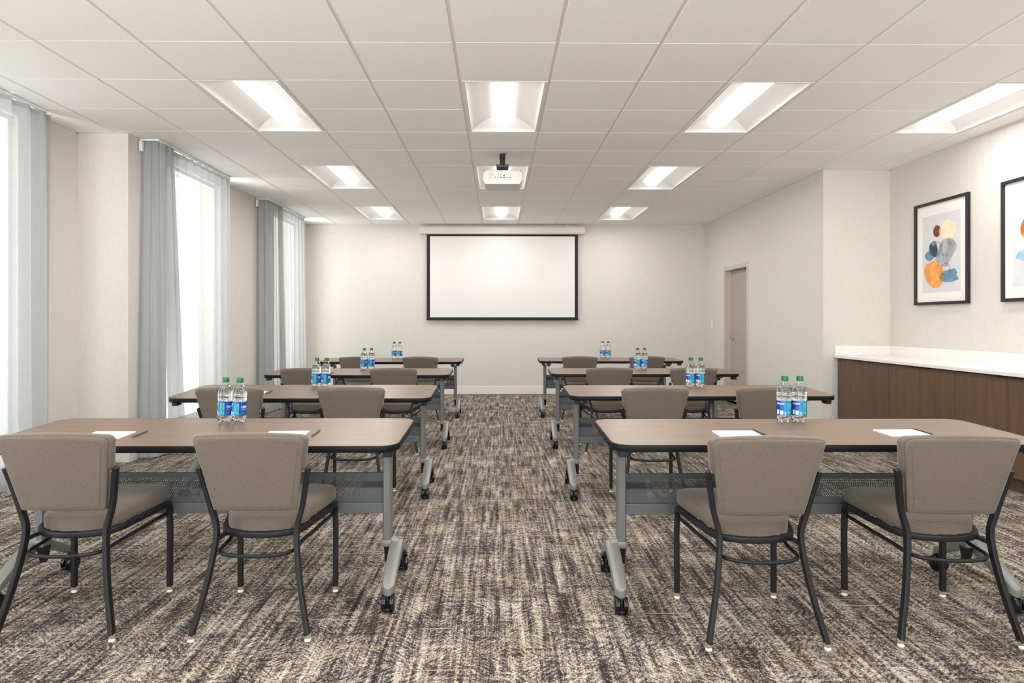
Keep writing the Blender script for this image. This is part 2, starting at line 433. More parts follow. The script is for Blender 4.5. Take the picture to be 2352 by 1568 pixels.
for i in range(-7, 9):
    for j in range(-11, 13):
        if (i, j) in occ: continue
        x0, y0 = GX+i*TS, GY+j*TS; g = .0112
        for (a, b, c, d) in ceil_ok(x0+g, x0+TS-g, y0+.0045, y0+TS-.0045):
            box(bm, a, b, c, d, CZ-.002, CZ+.015, .0012, 1)
ceil = struct('ceiling', bm, M['tile'], 'white suspended tile ceiling')
bm = BM()
for i in range(-6, 9):
    x = GX+i*TS
    for (a, b, c, d) in ceil_ok(x-.014, x+.014, YF, YB): box(bm, a, b, c, d, CZ+.0024, CZ+.008)
for j in range(-10, 13):
    y = GY+j*TS
    for i in range(-7, 9):
        if (i, j) in occ and (i, j-1) in occ and any(kx == i and ky == j-1 for kx, ky in troff): continue
        for (a, b, c, d) in ceil_ok(GX+i*TS, GX+(i+1)*TS, y-.007, y+.007): box(bm, a, b, c, d, CZ+.003, CZ+.0075)
for (x0, x1, y0, y1) in ((XN, XN+.02, YF, YJ), (XL, XL+.02, YJ, YB), (XR-.02, XR, YR, YB), (XRN-.02, XRN, YF, YR), (XL, XR, YB-.02, YB), (XR, XRN, YR-.02, YR), (XN, XL, YJ-.02, YJ)):
    box(bm, x0, x1, y0, y1, CZ-.003, CZ+.004)
obj('ceiling_grid', bm, M['tee'], ceil)
bm = BM(); box(bm, -4.0, 4.5, YF-.2, YB+.2, 3.2, 3.3); obj('slab', bm, M['tee'], ceil)  # unseen lid above the tiles, added to seal out light

# ------------------------------------------------------------ troffers
def make_troffer():
    r = thing('ceiling_light', '', 'ceiling light')
    hx, hy = TS/2-.012, TS-.012; fx, fy = hx-.022, hy-.012
    bm = BM()
    for a, b, c, d in ((-hx, -fx, -hy, hy), (fx, hx, -hy, hy), (-fx, fx, -hy, -fy), (-fx, fx, fy, hy)): box(bm, a, b, c, d, -.004, .02, .002)
    obj('frame', bm, M['tee'], r)
    H = .085; lx = .078
    def arc(s):   # from rim up to the lamp channel
        P = []
        for k in range(11):
            u = k/10; P.append((s*(fx-(fx-lx)*u), H*math.sin(u*PI/2)**.9 if u > 0 else 0.0))
        return P
    bm = BM()
    for s in (-1, 1):
        P = arc(s)
        va = [bm.verts.new((x, -fy+.10*min(1, z/H), z)) for x, z in P]; vb = [bm.verts.new((x, fy-.10*min(1, z/H), z)) for x, z in P]
        for k in range(10): bm.faces.new([va[k], va[k+1], vb[k+1], vb[k]])
    quad(bm, [(-lx, -fy+.1, H), (lx, -fy+.1, H), (lx, fy-.1, H), (-lx, fy-.1, H)])
    obj('reflector', bm, M['reflector'], r, 40)
    for s in (-1, 1):
        bm = BM(); P = arc(-1)+arc(1)[::-1]
        vt = [bm.verts.new((x, s*(fy-.10*min(1, z/H)), z)) for x, z in P]; vb = [bm.verts.new((x, s*fy, 0)) for x, z in P]
        for k in range(len(P)-1):
            if (P[k][1]+P[k+1][1]) > 1e-5: bm.faces.new([vt[k], vt[k+1], vb[k+1], vb[k]])
        bmesh.ops.remove_doubles(bm, verts=bm.verts, dist=1e-5); obj('end_plate', bm, M['reflector'], r, 40)
    bm = BM(); n = 10; y0 = fy-.055
    pr = [(-lx*math.cos(PI*k/n), H-.002-.062*math.sin(PI*k/n)**.6) for k in range(n+1)]
    va = [bm.verts.new((x, -y0, z)) for x, z in pr]; vb = [bm.verts.new((x, y0, z)) for x, z in pr]
    for k in range(n): bm.faces.new([va[k], va[k+1], vb[k+1], vb[k]])
    bm.faces.new(va); bm.faces.new(vb)
    obj('lens', bm, M['lens'], r, 40)
    bm = BM(); box(bm, -hx, hx, -hy, hy, .088, .1); obj('housing', bm, M['tee'], r)
    ld = bpy.data.lights.new('troffer_lamp', 'AREA'); ld.shape = 'RECTANGLE'; ld.size = lx*1.7; ld.size_y = 2*y0-.02; ld.energy = LAMP_W; ld.color = (1.0, .985, .965)
    lo = bpy.data.objects.new('troffer_lamp', ld); C.objects.link(lo); lo.parent = r; lo.location = (0, 0, H-.002-.064)
    return r
rowname = {-7: 'behind the viewer', -3: 'just above the view', 1: 'nearest visible row', 5: 'middle row', 9: 'farthest row'}
colname = {-3: 'left toward the curtains', 0: 'over the centre aisle', 3: 'right of the aisle', 6: 'above the sideboard'}
tf = None
for kx, ky in troff:
    o = make_troffer() if tf is None else copy_tree(tf)
    if tf is None: tf = o
    o.location = (GX+(kx+.5)*TS, GY+(ky+1)*TS, CZ)
    tag(o, 'lit white recessed ceiling light, %s, %s' % (rowname[ky], colname[kx]), 'ceiling light', 'recessed ceiling lights in the tile grid')

# ------------------------------------------------------------ door, switch
d = bpy.data.objects.new('door_1', None); C.objects.link(d); d.location = (XR, 9.685, 0); tag(d, 'taupe door recessed in the right wall', 'door', None, 'structure')
bm = BM(); f0 = .05
for s in (-1, 1): box(bm, -.014, .13, s*.5-(.05 if s > 0 else 0), s*.5+(0 if s > 0 else .05), 0, 2.0, .004)
box(bm, -.014, .13, -.5, .5, 2.0, 2.055, .004)
for s in (-1, 1): box(bm, .06, .09, s*.45-(.015 if s > 0 else 0), s*.45+(0 if s > 0 else .015), 0, 2.0)
obj('door_frame', bm, M['doorf'], d)
bm = BM(); box(bm, .09, .115, -.443, .436, .008, 1.992, .002); dl = obj('door_leaf', bm, M['doorl'], d)
bm = BM(); lathe(bm, [(.028, 0), (.028, .008), (.012, .012), (.012, .05)], 20)
bmesh.ops.rotate(bm, verts=bm.verts, matrix=Matrix.Rotation(-PI/2, 3, 'Y')); bmesh.ops.translate(bm, verts=bm.verts, vec=(.09, .36, .98))
box(bm, .036, .05, .25, .37, .972, .988, .005); obj('lever_handle', bm, M['chrome'], dl, 40)
bm = BM(); box(bm, XR-.006, XR, 10.72, 10.80, 1.12, 1.24, .002); o = obj('light_switch', bm, M['trimw']); tag(o, 'small white light switch plate on the wall between the door and the far corner', 'light switch')
bm = BM(); box(bm, XR-.010, XR-.006, 10.748, 10.772, 1.16, 1.20, .001); obj('rocker', bm, M['trimw'], o)

# ------------------------------------------------------------ projection screen
t = thing('projection_screen', 'white pull-down projection screen with black border on the far wall', 'projection screen', (0.072, YB, 1.25))
bm = BM(); prof = [(YB-.005, 2.688), (YB-.05, 2.686), (YB-.1, 2.69), (YB-.112, 2.70), (YB-.108, 2.715), (YB-.112, 2.722), (YB-.112, 2.80), (YB-.1, 2.815), (YB-.06, 2.82), (YB-.005, 2.822)]
va = [bm.verts.new((-1.381, y-YB, z-1.25)) for y, z in prof]; vb = [bm.verts.new((1.381, y-YB, z-1.25)) for y, z in prof]
for k in range(len(prof)): bm.faces.new([va[k], va[(k+1) % len(prof)], vb[(k+1) % len(prof)], vb[k]])
bm.faces.new(va); bm.faces.new(vb[::-1]); obj('casing', bm, M['casing'], t)
bm = BM(); box(bm, -1.27, 1.27, -.062, -.06, .008, 1.46); obj('black_border', bm, M['sblack'], t)
bm = BM(); box(bm, -1.215, 1.215, -.0632, -.062, .046, 1.405); obj('screen_surface', bm, M['screen'], t)
bm = BM(); box(bm, -1.285, 1.285, -.072, -.052, -.005, .01, .004); obj('bottom_bar', bm, M['sblack'], t)
for s in (-1, 1):
    bm = BM(); box(bm, s*1.1-.02, s*1.1+.02, -.03, 0, 1.571, CZ-1.25-.005); obj('mounting_bracket', bm, M['tee'], t)

# ------------------------------------------------------------ projector
t = thing('projector', 'white projector hanging from the ceiling on a black mount', 'projector', (.042, 6.42, 2.53))
bm = BM(); pr = [(-.165, 0), (.165, 0), (.19, .035), (.192, .04), (.188, .118), (.178, .13), (-.178, .13), (-.188, .118), (-.192, .04), (-.19, .035)]
pr2 = [(-.165, -.004), (.165, -.004), (.188, .036), (.188, .04), (.182, .105), (.165, .128), (-.165, .128), (-.182, .105), (-.188, .04), (-.188, .036)]
ra = [bm.verts.new((x*.985, -.165, z*.98+.002)) for x, z in pr2]; rb = [bm.verts.new((x, -.155, z)) for x, z in pr2]; rc = [bm.verts.new((x, .14, z)) for x, z in pr2]
for A, B in ((ra, rb), (rb, rc)):
    for k in range(10): bm.faces.new([A[k], A[(k+1) % 10], B[(k+1) % 10], B[k]])
bm.faces.new(ra[::-1]); bm.faces.new(rc); pb = obj('body', bm, M['proj'], t)
bm = BM(); box(bm, -.178, .178, -.15, .13, .118, .134, .006); obj('top_cover', bm, M['projg'], t)
bm = BM(); box(bm, -.158, .158, -.1665, -.165, .044, .114, .002); ip = obj('input_panel', bm, M['proj'], t)
bm = BM()
for (x, z, w_, h_) in ((-.043, .102, .008, .008), (-.043, .089, .006, .006), (-.043, .077, .006, .006), (-.043, .062, .007, .007), (-.018, .09, .005, .005), (-.018, .077, .005, .005), (.015, .09, .004, .004),
                     (.015, .077, .018, .007), (-.016, .060, .022, .007), (.015, .060, .020, .007), (.045, .059, .013, .005), (.072, .059, .013, .005), (-.068, .062, .005, .014), (.072, .094, .004, .010)):
    box(bm, x-w_/2, x+w_/2, -.168, -.1665, z-h_/2, z+h_/2)
for k in range(9): box(bm, .032+k*.003, .0338+k*.003, -.168, -.1665, .091, .094)
obj('ports', bm, M['projd'], ip)
bm = BM()
for i in range(4):
    for k in range(5): lathe(bm, [(.0028, 0), (.0028, .001)], 8, -.124+i*.011, .055+k*.011)
bmesh.ops.rotate(bm, verts=bm.verts, matrix=Matrix.Rotation(PI/2, 3, 'X')); bmesh.ops.translate(bm, verts=bm.verts, vec=(0, -.1668, 0)); obj('speaker_grille', bm, M['projg'], ip)
bm = BM(); lathe(bm, [(.04, 0), (.042, .03), (.036, .034), (.03, .02), (0.001, .024)], 28)
bmesh.ops.rotate(bm, verts=bm.verts, matrix=Matrix.Rotation(-PI/2, 3, 'X')); bmesh.ops.translate(bm, verts=bm.verts, vec=(.04, .14, .066)); obj('lens', bm, M['gloss'], t, 40)
bm = BM(); box(bm, -.075, .075, -.06, .06, .134, .15, .004); box(bm, -.055, .055, -.045, .045, .15, .175, .012); box(bm, -.06, .06, -.05, .05, .183, .212, .003); box(bm, -.02, .02, -.02, .02, .17, .19)
obj('mount_bracket', bm, M['black'], t)
bm = BM(); lathe(bm, [(.025, .21), (.025, .27), (.028, .272), (.028, CZ-2.53-.022), (.022, CZ-2.53-.02)], 24); lathe(bm, [(.03, CZ-2.53-.02), (.031, CZ-2.53-.012), (.024, CZ-2.53-.012), (.024, CZ-2.53-.0035)], 24)
obj('mount_pole', bm, M['black'], t, 40)

# ------------------------------------------------------------ sideboard
CX, CTZ = 3.655, .862
ys = [7.052, 6.60, 6.13, 5.685, 5.235, 4.685, 4.18, 3.68, 3.18, 2.68, 2.18]
cabn = ['farthest sideboard cabinet of dark walnut doors, against the step in the wall', 'dark walnut sideboard cabinet, second from the far end', 'dark walnut sideboard cabinet, third from the far end',
        'dark walnut sideboard cabinet, fourth from the far end, cut by the right frame edge', 'dark walnut sideboard cabinet at the near end of the worktop']
for i in range(5):
    y1, ym, y0 = ys[2*i], ys[2*i+1], ys[2*i+2]
    t = thing('sideboard_cabinet', cabn[i], 'cabinet', (CX+.28, (y0+y1)/2, 0), 0, 'cabinets under the white worktop')
    ox, oy = CX+.28, (y0+y1)/2
    bm = BM(); box(bm, CX+.022-ox, XRN-.002-ox, y0+.001-oy, y1-.001-oy, .105, .832); obj('carcass', bm, M['cab'], t)
    bm = BM(); box(bm, CX+.07-ox, CX+.09-ox, y0+.001-oy, y1-.001-oy, 0, .105); obj('toe_kick', bm, M['cab'], t)
    for a, b, hy in ((ym, y1, ym), (y0, ym, ym)):
        bm = BM(); box(bm, CX-ox, CX+.02-ox, a+.0018-oy, b-.0018-oy, .112, .822, .001); dr = obj('door', bm, M['cab'], t)
        c = (hy+.075 if a == ym else hy-.075)-oy
        bm = BM(); box(bm, CX-.008-ox, CX+.012-ox, c-.055, c+.055, .8225, .828, .001); box(bm, CX-.008-ox, CX-.001-ox, c-.055, c+.055, .815, .8235, .001); obj('edge_pull', bm, M['black'], dr)
t = thing('worktop', 'long white quartz worktop along the right wall', 'worktop', (3.93, 4.6, .834))
o3 = Vector((3.93, 4.6, .834))
bm = BM(); box(bm, 3.62-o3.x, XRN-.001-o3.x, 2.16-o3.y, YR-.001-o3.y, 0, .028, .002); obj('slab', bm, M['quartz'], t)
bm = BM(); box(bm, XRN-.021-o3.x, XRN-.001-o3.x, 2.16-o3.y, YR-.021-o3.y, .028, .128, .002); box(bm, 3.625-o3.x, XRN-.001-o3.x, YR-.021-o3.y, YR-.001-o3.y, .028, .128, .002); obj('upstand', bm, M['quartz'], t)

# ------------------------------------------------------------ pictures
inks = dict(brown=m_ink('brown_ink', srgb(86, 44, 34), srgb(128, 66, 46), 30), orange=m_ink('orange_ink', srgb(236, 142, 62), srgb(250, 178, 102), 14), cream=m_ink('cream_ink', srgb(246, 220, 186), srgb(248, 232, 208), 14),
            blue=m_ink('blue_ink', srgb(84, 126, 154), srgb(118, 156, 182), 20), navy=m_ink('navy_ink', srgb(44, 56, 70), srgb(60, 72, 86), 20), grey=m_ink('grey_ink', srgb(128, 128, 132), srgb(186, 188, 194), 9),
            olive=m_ink('olive_ink', srgb(128, 122, 98), srgb(150, 136, 98), 20), line=plain('fine_ink_line', srgb(60, 58, 60), .6), rust=m_ink('rust_ink', srgb(176, 84, 40), srgb(206, 104, 50), 20), pale=m_ink('pale_blue_ink', srgb(140, 180, 200), srgb(170, 202, 216), 20))
def blob(pts, n=8): return [(p.x, p.y) for p in catmull([(x, y, 0) for x, y in pts], n, True)]
def ell(cx, cy, rx, ry, wob=.0, n=40): return [(cx+rx*math.cos(2*PI*k/n)*(1+wob*math.sin(4*PI*k/n+1)), cy+ry*math.sin(2*PI*k/n)*(1+wob*math.cos(6*PI*k/n))) for k in range(n)]
def picture(loc, label, art):
    # local: u to the viewer's right on the wall (toward -Y), v up, origin bottom centre on wall
    PW, PH, D = .76, 1.0, .03
    t = thing('framed_picture', label, 'picture', loc, 0, 'pair of framed abstract prints above the sideboard')
    def L(u, v, w): return (-w, -u, v)
    def bx(bm, u0, u1, v0, v1, w0, w1, bev=0): box(bm, -w1, -w0, -u1, -u0, v0, v1, bev)
    bm = BM(); f = .028
    bx(bm, -PW/2, -PW/2+f, 0, PH, 0, D, .002); bx(bm, PW/2-f, PW/2, 0, PH, 0, D, .002); bx(bm, -PW/2+f, PW/2-f, 0, f, 0, D, .002); bx(bm, -PW/2+f, PW/2-f, PH-f, PH, 0, D, .002)
    obj('frame', bm, M['pframe'], t)
    bm = BM(); bx(bm, -PW/2+f, PW/2-f, f, PH-f, .002, .012); obj('mount_board', bm, M['mat'], t)
    pw, ph = .54, .75; v0 = .118
    bm = BM(); bx(bm, -pw/2, pw/2, v0, v0+ph, .012, .0126); pr = obj('print', bm, M['print'], t)
    for i, (nm, ink, pts) in enumerate(art):
        bm = BM(); w = .0128+.0003*i
        if ink == 'line':
            sweep(bm, [L(-pw/2+x*pw, v0+y*ph, w+.0003) for x, y in pts], circ(.0011, 5), (1, 0, 0), True)
        else:
            a = [bm.verts.new(L(-pw/2+x*pw, v0+y*ph, w)) for x, y in pts]; bm.faces.new(a)
            r = bmesh.ops.extrude_face_region(bm, geom=list(bm.faces)); bmesh.ops.translate(bm, verts=[v for v in r['geom'] if isinstance(v, bmesh.types.BMVert)], vec=(-.00015, 0, 0))
        obj(nm, bm, inks[ink] if ink != 'line' else inks['line'], pr)
    return t
art1 = [('cream_shape', 'cream', ell(.68, .77, .19, .13, .05)), ('brown_shape', 'brown', ell(.40, .785, .10, .075)), ('orange_overlap', 'orange', ell(.475, .775, .022, .045)),
        ('grey_shape', 'grey', blob([(.52, .64), (.72, .67), (.88, .60), (.90, .53), (.74, .40), (.66, .32), (.50, .335), (.36, .41), (.42, .52)])),
        ('blue_shape', 'blue', blob([(.20, .62), (.33, .665), (.41, .60), (.36, .50), (.32, .45), (.20, .415), (.09, .45), (.09, .51), (.19, .55)])),
        ('navy_shape', 'navy', blob([(.20, .60), (.26, .625), (.31, .60), (.36, .625), (.41, .58), (.41, .50), (.35, .455), (.26, .50), (.21, .555)])),
        ('orange_shape', 'orange', blob([(.20, .385), (.33, .41), (.48, .34), (.57, .29), (.58, .20), (.50, .09), (.32, .06), (.14, .14), (.06, .26), (.09, .36)])),
        ('blue_wedge', 'blue', [(.56, .26), (.86, .285), (.93, .225), (.89, .215), (.96, .145), (.80, .12), (.58, .125), (.54, .18)]),
        ('olive_overlap', 'olive', blob([(.50, .235), (.56, .24), (.585, .20), (.57, .13), (.50, .15), (.47, .19)])),
        ('ink_loop', 'line', [(.36+.16*math.cos(a), .56+.095*math.sin(a)) for a in [2*PI*k/36 for k in range(36)]]),
        ('ink_loop', 'line', [(.63+.115*math.cos(a), .285+.072*math.sin(a)) for a in [2*PI*k/36 for k in range(36)]])]
art2 = [('rust_shape', 'rust', ell(.28, .62, .13, .115, .05)), ('orange_overlap', 'orange', blob([(.17, .56), (.28, .55), (.39, .57), (.33, .51), (.24, .50)])),
        ('pale_blue_shape', 'pale', blob([(.07, .34), (.12, .375), (.25, .40), (.45, .36), (.44, .27), (.25, .26), (.12, .30), (.06, .315)])),
        ('grey_shape', 'grey', ell(.62, .38, .18, .12, .05)), ('orange_shape', 'orange', ell(.66, .72, .16, .12, .04)), ('ink_loop', 'line', [(.55+.13*math.cos(a), .5+.09*math.sin(a)) for a in [2*PI*k/36 for k in range(36)]])]
picture((XRN-.001, 6.24, 1.385), 'black framed abstract print with orange, grey and blue shapes, whole in view above the sideboard', art1)
picture((XRN-.001, 5.09, 1.385), 'black framed abstract print cut off by the right edge of the view', art2)

# ------------------------------------------------------------ chairs
def make_chair():
    r = thing('chair', '', 'chair')
    FY, RY = .23, -.23
    # seat cushion outline (plan)
    half = [(0, -.128), (.07, -.122), (.125, -.098), (.152, -.055), (.165, 0), (.184, .07), (.202, .14), (.213, .19), (.214, .235), (.190, .256), (.12, .264), (0, .268)]
    out = half+[(-x, y) for x, y in half[-2:0:-1]]
    O = catmull([(x, y, 0) for x, y in out], 4, True)
    cyc = Vector((0, .06, 0))
    def zt(y): return .386+(y+.13)*.095
    bm = BM(); rings = []
    for (ins, h) in ((.008, 0), (.001, .004), (0, .02), (0, .042), (.002, .049), (.007, .054), (.016, .058), (.05, .063), (.11, .067)):
        ring = []
        for i, p in enumerate(O):
            dvec = (cyc-p); dn = dvec.normalized()
            q = p+dn*min(ins, dvec.length*.9); ring.append(bm.verts.new((q.x, q.y, zt(q.y)+h)))
        rings.append(ring)
    n = len(O)
    for a, b in zip(rings, rings[1:]):
        for i in range(n): bm.faces.new([a[i], a[(i+1) % n], b[(i+1) % n], b[i]])
    bm.faces.new(rings[0][::-1]); c = bm.verts.new((0, .06, zt(.06)+.069))
    for i in range(n): bm.faces.new([rings[-1][i], rings[-1][(i+1) % n], c])
    seat = obj('seat', bm, M['fabric'], r, 60)
    bm = BM()
    for ins, h in ((.0040, .0515), (.012, .0568)):
        sweep(bm, [p+(cyc-p).normalized()*ins+Vector((0, 0, zt(p.y)+h)) for p in O], circ(.0012, 5), (0, 0, 1), True)
    obj('stitching', bm, M['fabric'], seat, 60)
    # seat frame rail (flat bar ring, front part follows the cushion)
    bm = BM(); rail = []
    hr = catmull([(x, y, 0) for x, y in half], 4)
    hr = [p for p in hr if p.y < .165]
    fullr = [Vector((-p.x, p.y, 0)) for p in hr[::-1]]+hr[1:]
    for i, p in enumerate(fullr):
        dn = (p-Vector((0, min(p.y*.6, .04), 0))); dn.z = 0
        q = p+dn.normalized()*.010; q.z = zt(q.y)-.009; rail.append(q)
    sweep(bm, rail, rsec(.024, .022, .004, 2), (0, 0, 1))
    for sx_ in (-1, 0, 1): box(bm, -.16-.012*(sx_ == 0), .16+.012*(sx_ == 0), .04+sx_*.09, .055+sx_*.09, zt(.04+sx_*.09)-.012, zt(.04+sx_*.09)-.002)
    obj('seat_frame', bm, M['frame'], r, 40)
    # front legs: the rail bends down
    xe = rail[-1].x
    for s in (-1, 1):
        path = [(s*xe, rail[-1].y-.004, rail[-1].z), (s*(xe+.004), .186, zt(.186)-.011)]
        z_ = zt(.186)-.011-.044
        for k in range(1, 8):
            a = PI/2*k/7; path.append((s*(xe+.004-.006*k/7), .188+.044*math.sin(a), z_+.044*math.cos(a)))
        path += [(s*.215, .232, .28), (s*.214, .230, .026)]
        bm = BM(); sweep(bm, path, rsec(.022, .024, .004, 2), (1, 0, 0)); lg = obj('leg', bm, M['frame'], r, 40)
        bm = BM(); lathe(bm, [(.0115, .013), (.0125, .015), (.0125, .026), (.011, .027)], 12, s*.214, .230); obj('sleeve', bm, M['amber'], lg, 40)
        bm = BM(); lathe(bm, [(.011, 0), (.013, .003), (.012, .008), (.006, .013)], 14, s*.214, .230); obj('foot_glide', bm, M['glide'], lg, 40)
    # rear legs running up into back uprights
    for s in (-1, 1):
        cp = [(.221, -.232, .022), (.203, -.214, .10), (.181, -.193, .20), (.165, -.173, .30), (.158, -.162, .365), (.159, -.155, .42), (.178, -.156, .49), (.192, -.167, .56), (.211, -.189, .655)]
        path = catmull([(s*x, y, z) for x, y, z in cp], 4)
        bm = BM(); sweep(bm, path, rsec(.018, .028, .0025, 2), (1, 0, 0)); lg = obj('leg', bm, M['frame'], r, 40)
        bm = BM(); lathe(bm, [(.0115, .013), (.0125, .015), (.0125, .026), (.011, .027)], 12, s*.222, -.233); obj('sleeve', bm, M['amber'], lg, 40)
        bm = BM(); lathe(bm, [(.011, 0), (.013, .003), (.012, .008), (.006, .013)], 14, s*.222, -.234); obj('foot_glide', bm, M['glide'], lg, 40)
        bm = BM(); sweep(bm, [(s*.158, -.163, .366), (s*.145, -.12, .373), (s*.13, -.095, .374)], rsec(.016, .012, .002, 1), (0, 0, 1)); obj('bracket', bm, M['frame'], r, 40)
    # stretcher hoop
    cp = [(.206, .228, .356), (.194, .16, .350), (.174, .06, .338), (.154, -.03, .328), (.150, -.09, .324), (.146, -.15, .321), (.113, -.194, .319), (.05, -.213, .318), (0, -.216, .318)]
    cp = cp+[(-x, y, z) for x, y, z in cp[-2::-1]]
    bm = BM(); sweep(bm, catmull(cp, 5), circ(.0075, 10), (0, 0, 1)); obj('stretcher', bm, M['frame'], r, 60)
    # back cushion: trapezoid with rounded corners, curved in plan, leaning back
    NU, NV = 20, 14
    z0, z1 = .484, .790
    def hw(v): return .164+.052*v**.95
    def back_pt(u, v, w):   # u,v in -1..1 x 0..1, w thickness -1 (rear) .. 1 (front)
        return None
    # outline
    ol = []
    cr = .035
    nC = 6
    ol.append((-.164, .0)); ol.append((-.087, -.003)); ol.append((0, -.004)); ol.append((.087, -.003)); ol.append((.164, .0))
    for k in range(1, 9):
        v = k/9*.90; ol.append((hw(v), v*(z1-z0)))
    for k in range(nC+1):
        a = PI/2*k/nC; ol.append((.213-.030+.030*math.cos(a), .274+.024*math.sin(a)))
    for k in range(1, 6): x = .183*(1-k/6); ol.append((x, .298+.008*(1-(x/.183)**2)))
    ol.append((0, .306))
    right = ol[4:]; left = [(-x, z) for x, z in right[-2::-1]]
    OL = right+left+[(-.087, -.003), (0, -.004), (.087, -.003)]
    # dedupe
    O2 = []
    for p in OL:
        if not O2 or (abs(p[0]-O2[-1][0])+abs(p[1]-O2[-1][1])) > 1e-4: O2.append(p)
    cx0, cz0 = 0, .16
    def place(x, z, w):
        y = -.184-.084*(z/.313) + w + .018*(x/.22)**2
        return (x, y, z0+z)
    def shell(prof, outl):
        bm = BM(); rings = []
        for ins, w in prof:
            ring = []
            for x, z in outl:
                dx, dz = cx0-x, cz0-z; L_ = math.hypot(dx, dz)
                k = ins if ins >= .1 else ins/L_
                ring.append(bm.verts.new(place(x+dx*k, z+dz*k, w)))
            rings.append(ring)
        n = len(outl)
        for a, b in zip(rings, rings[1:]):
            for i in range(n): bm.faces.new([a[i], a[(i+1) % n], b[(i+1) % n], b[i]])
        bm.faces.new(rings[0][::-1]); bm.faces.new(rings[-1]); return bm
    OC = []
    for x, z in O2:
        sg = 1 if x > 0 else (-1 if x < 0 else 0); k = min(1, max(0, (z-.158)/.012))
        OC.append((x-sg*.013*(1-k)+(sg*.004*k if abs(x) > .17 else x*.02*k), z+(.005*k if z > .27 else 0)))
    bm = shell([(.75, .007), (.02, .006), (.006, .0065), (0, .010), (-.003, .020), (-.004, .032), (-.001, .044), (.008, .053), (.03, .059), (.12, .063), (.45, .066), (.9, .066)], OC)
    bk = obj('backrest', bm, M['fabric'], r, 60)
    bm = shell([(.9, -.005), (.45, -.0055), (.12, -.005), (.03, -.004), (.012, -.003), (.004, -.0005), (.002, .003), (.006, .0068), (.9, .0068)], O2)
    obj('back_panel', bm, M['fabric'], bk, 60)
    return r
chair0 = make_chair()
CH = [  # x, y(centre), rz, row, side, which
    (-1.698, 2.765, 0.004, 1, 'L', 0), (-.950, 2.760, 0.0, 1, 'L', 1), (1.004, 2.672, 0.0, 1, 'R', 0), (1.748, 2.685, -.05, 1, 'R', 1),
    (-1.750, 4.525, 0, 2, 'L', 0), (-.960, 4.525, .01, 2, 'L', 1), (1.020, 4.48, -.01, 2, 'R', 0), (1.768, 4.485, 0, 2, 'R', 1),
    (-1.782, 6.28, .01, 3, 'L', 0), (-.962, 6.28, 0, 3, 'L', 1), (1.032, 6.31, 0, 3, 'R', 0), (1.818, 6.31, -.02, 3, 'R', 1),
    (-1.717, 8.25, 0, 4, 'L', 0), (-.950, 8.25, .01, 4, 'L', 1), (1.005, 8.30, 0, 4, 'R', 0), (1.83, 8.30, 0, 4, 'R', 1)]
rown = {1: 'nearest row', 2: 'second row', 3: 'third row', 4: 'farthest row'}
for k, (x, y, rz, row, side, w) in enumerate(CH):
    o = chair0 if k == 0 else copy_tree(chair0)
    o.location = (x, y, 0); o.rotation_euler = (0, 0, rz)
    where = ('left table, window side' if w == 0 else 'left table, aisle side') if side == 'L' else ('right table, aisle side' if w == 0 else 'right table, sideboard side')
    tag(o, 'taupe padded chair with black frame, %s, %s' % (rown[row], where), 'chair', 'taupe chairs behind the training tables')

# ------------------------------------------------------------ tables
TW, TD, TH = 1.83, .61, .030
def make_caster(parent, x, y, ang=0):
    bm = BM(); R = Matrix.Translation((x, y, 0)) @ Matrix.Rotation(ang, 4, 'Z')
    for s in (-1, 1):
        b2 = len(bm.verts)
        vs0 = set(bm.verts)
        lathe(bm, [(.022, -.011), (.032, -.0105), (.0365, -.007), (.0375, 0), (.0365, .008), (.031, .011), (.02, .0115)], 24)
        nv = [v for v in bm.verts if v not in vs0]
        bmesh.ops.rotate(bm, verts=nv, matrix=Matrix.Rotation(PI/2, 3, 'Y')); bmesh.ops.translate(bm, verts=nv, vec=(s*.0165, 0, .0375))
    bmesh.ops.transform(bm, matrix=R, verts=bm.verts)
    w = obj('caster', bm, M['gloss'], parent, 40)
    bm = BM(); vs0 = set()
    box(bm, -.0045, .0045, -.03, .034, .02, .072, .003, mat=R); lathe(bm, [(.010, .066), (.010, .096)], 14, x, y)
    vs0 = set(bm.verts); lathe(bm, [(.008, -.027), (.009, .027)], 14); nv = [v for v in bm.verts if v not in vs0]
    bmesh.ops.rotate(bm, verts=nv, matrix=Matrix.Rotation(PI/2, 3, 'Y')); bmesh.ops.translate(bm, verts=nv, vec=(0, 0, .0375)); bmesh.ops.transform(bm, matrix=R, verts=nv)
    box(bm, -.010, .010, -.040, -.020, .012, .026, .003, mat=R)
    obj('fork', bm, M['black'], w, 40)
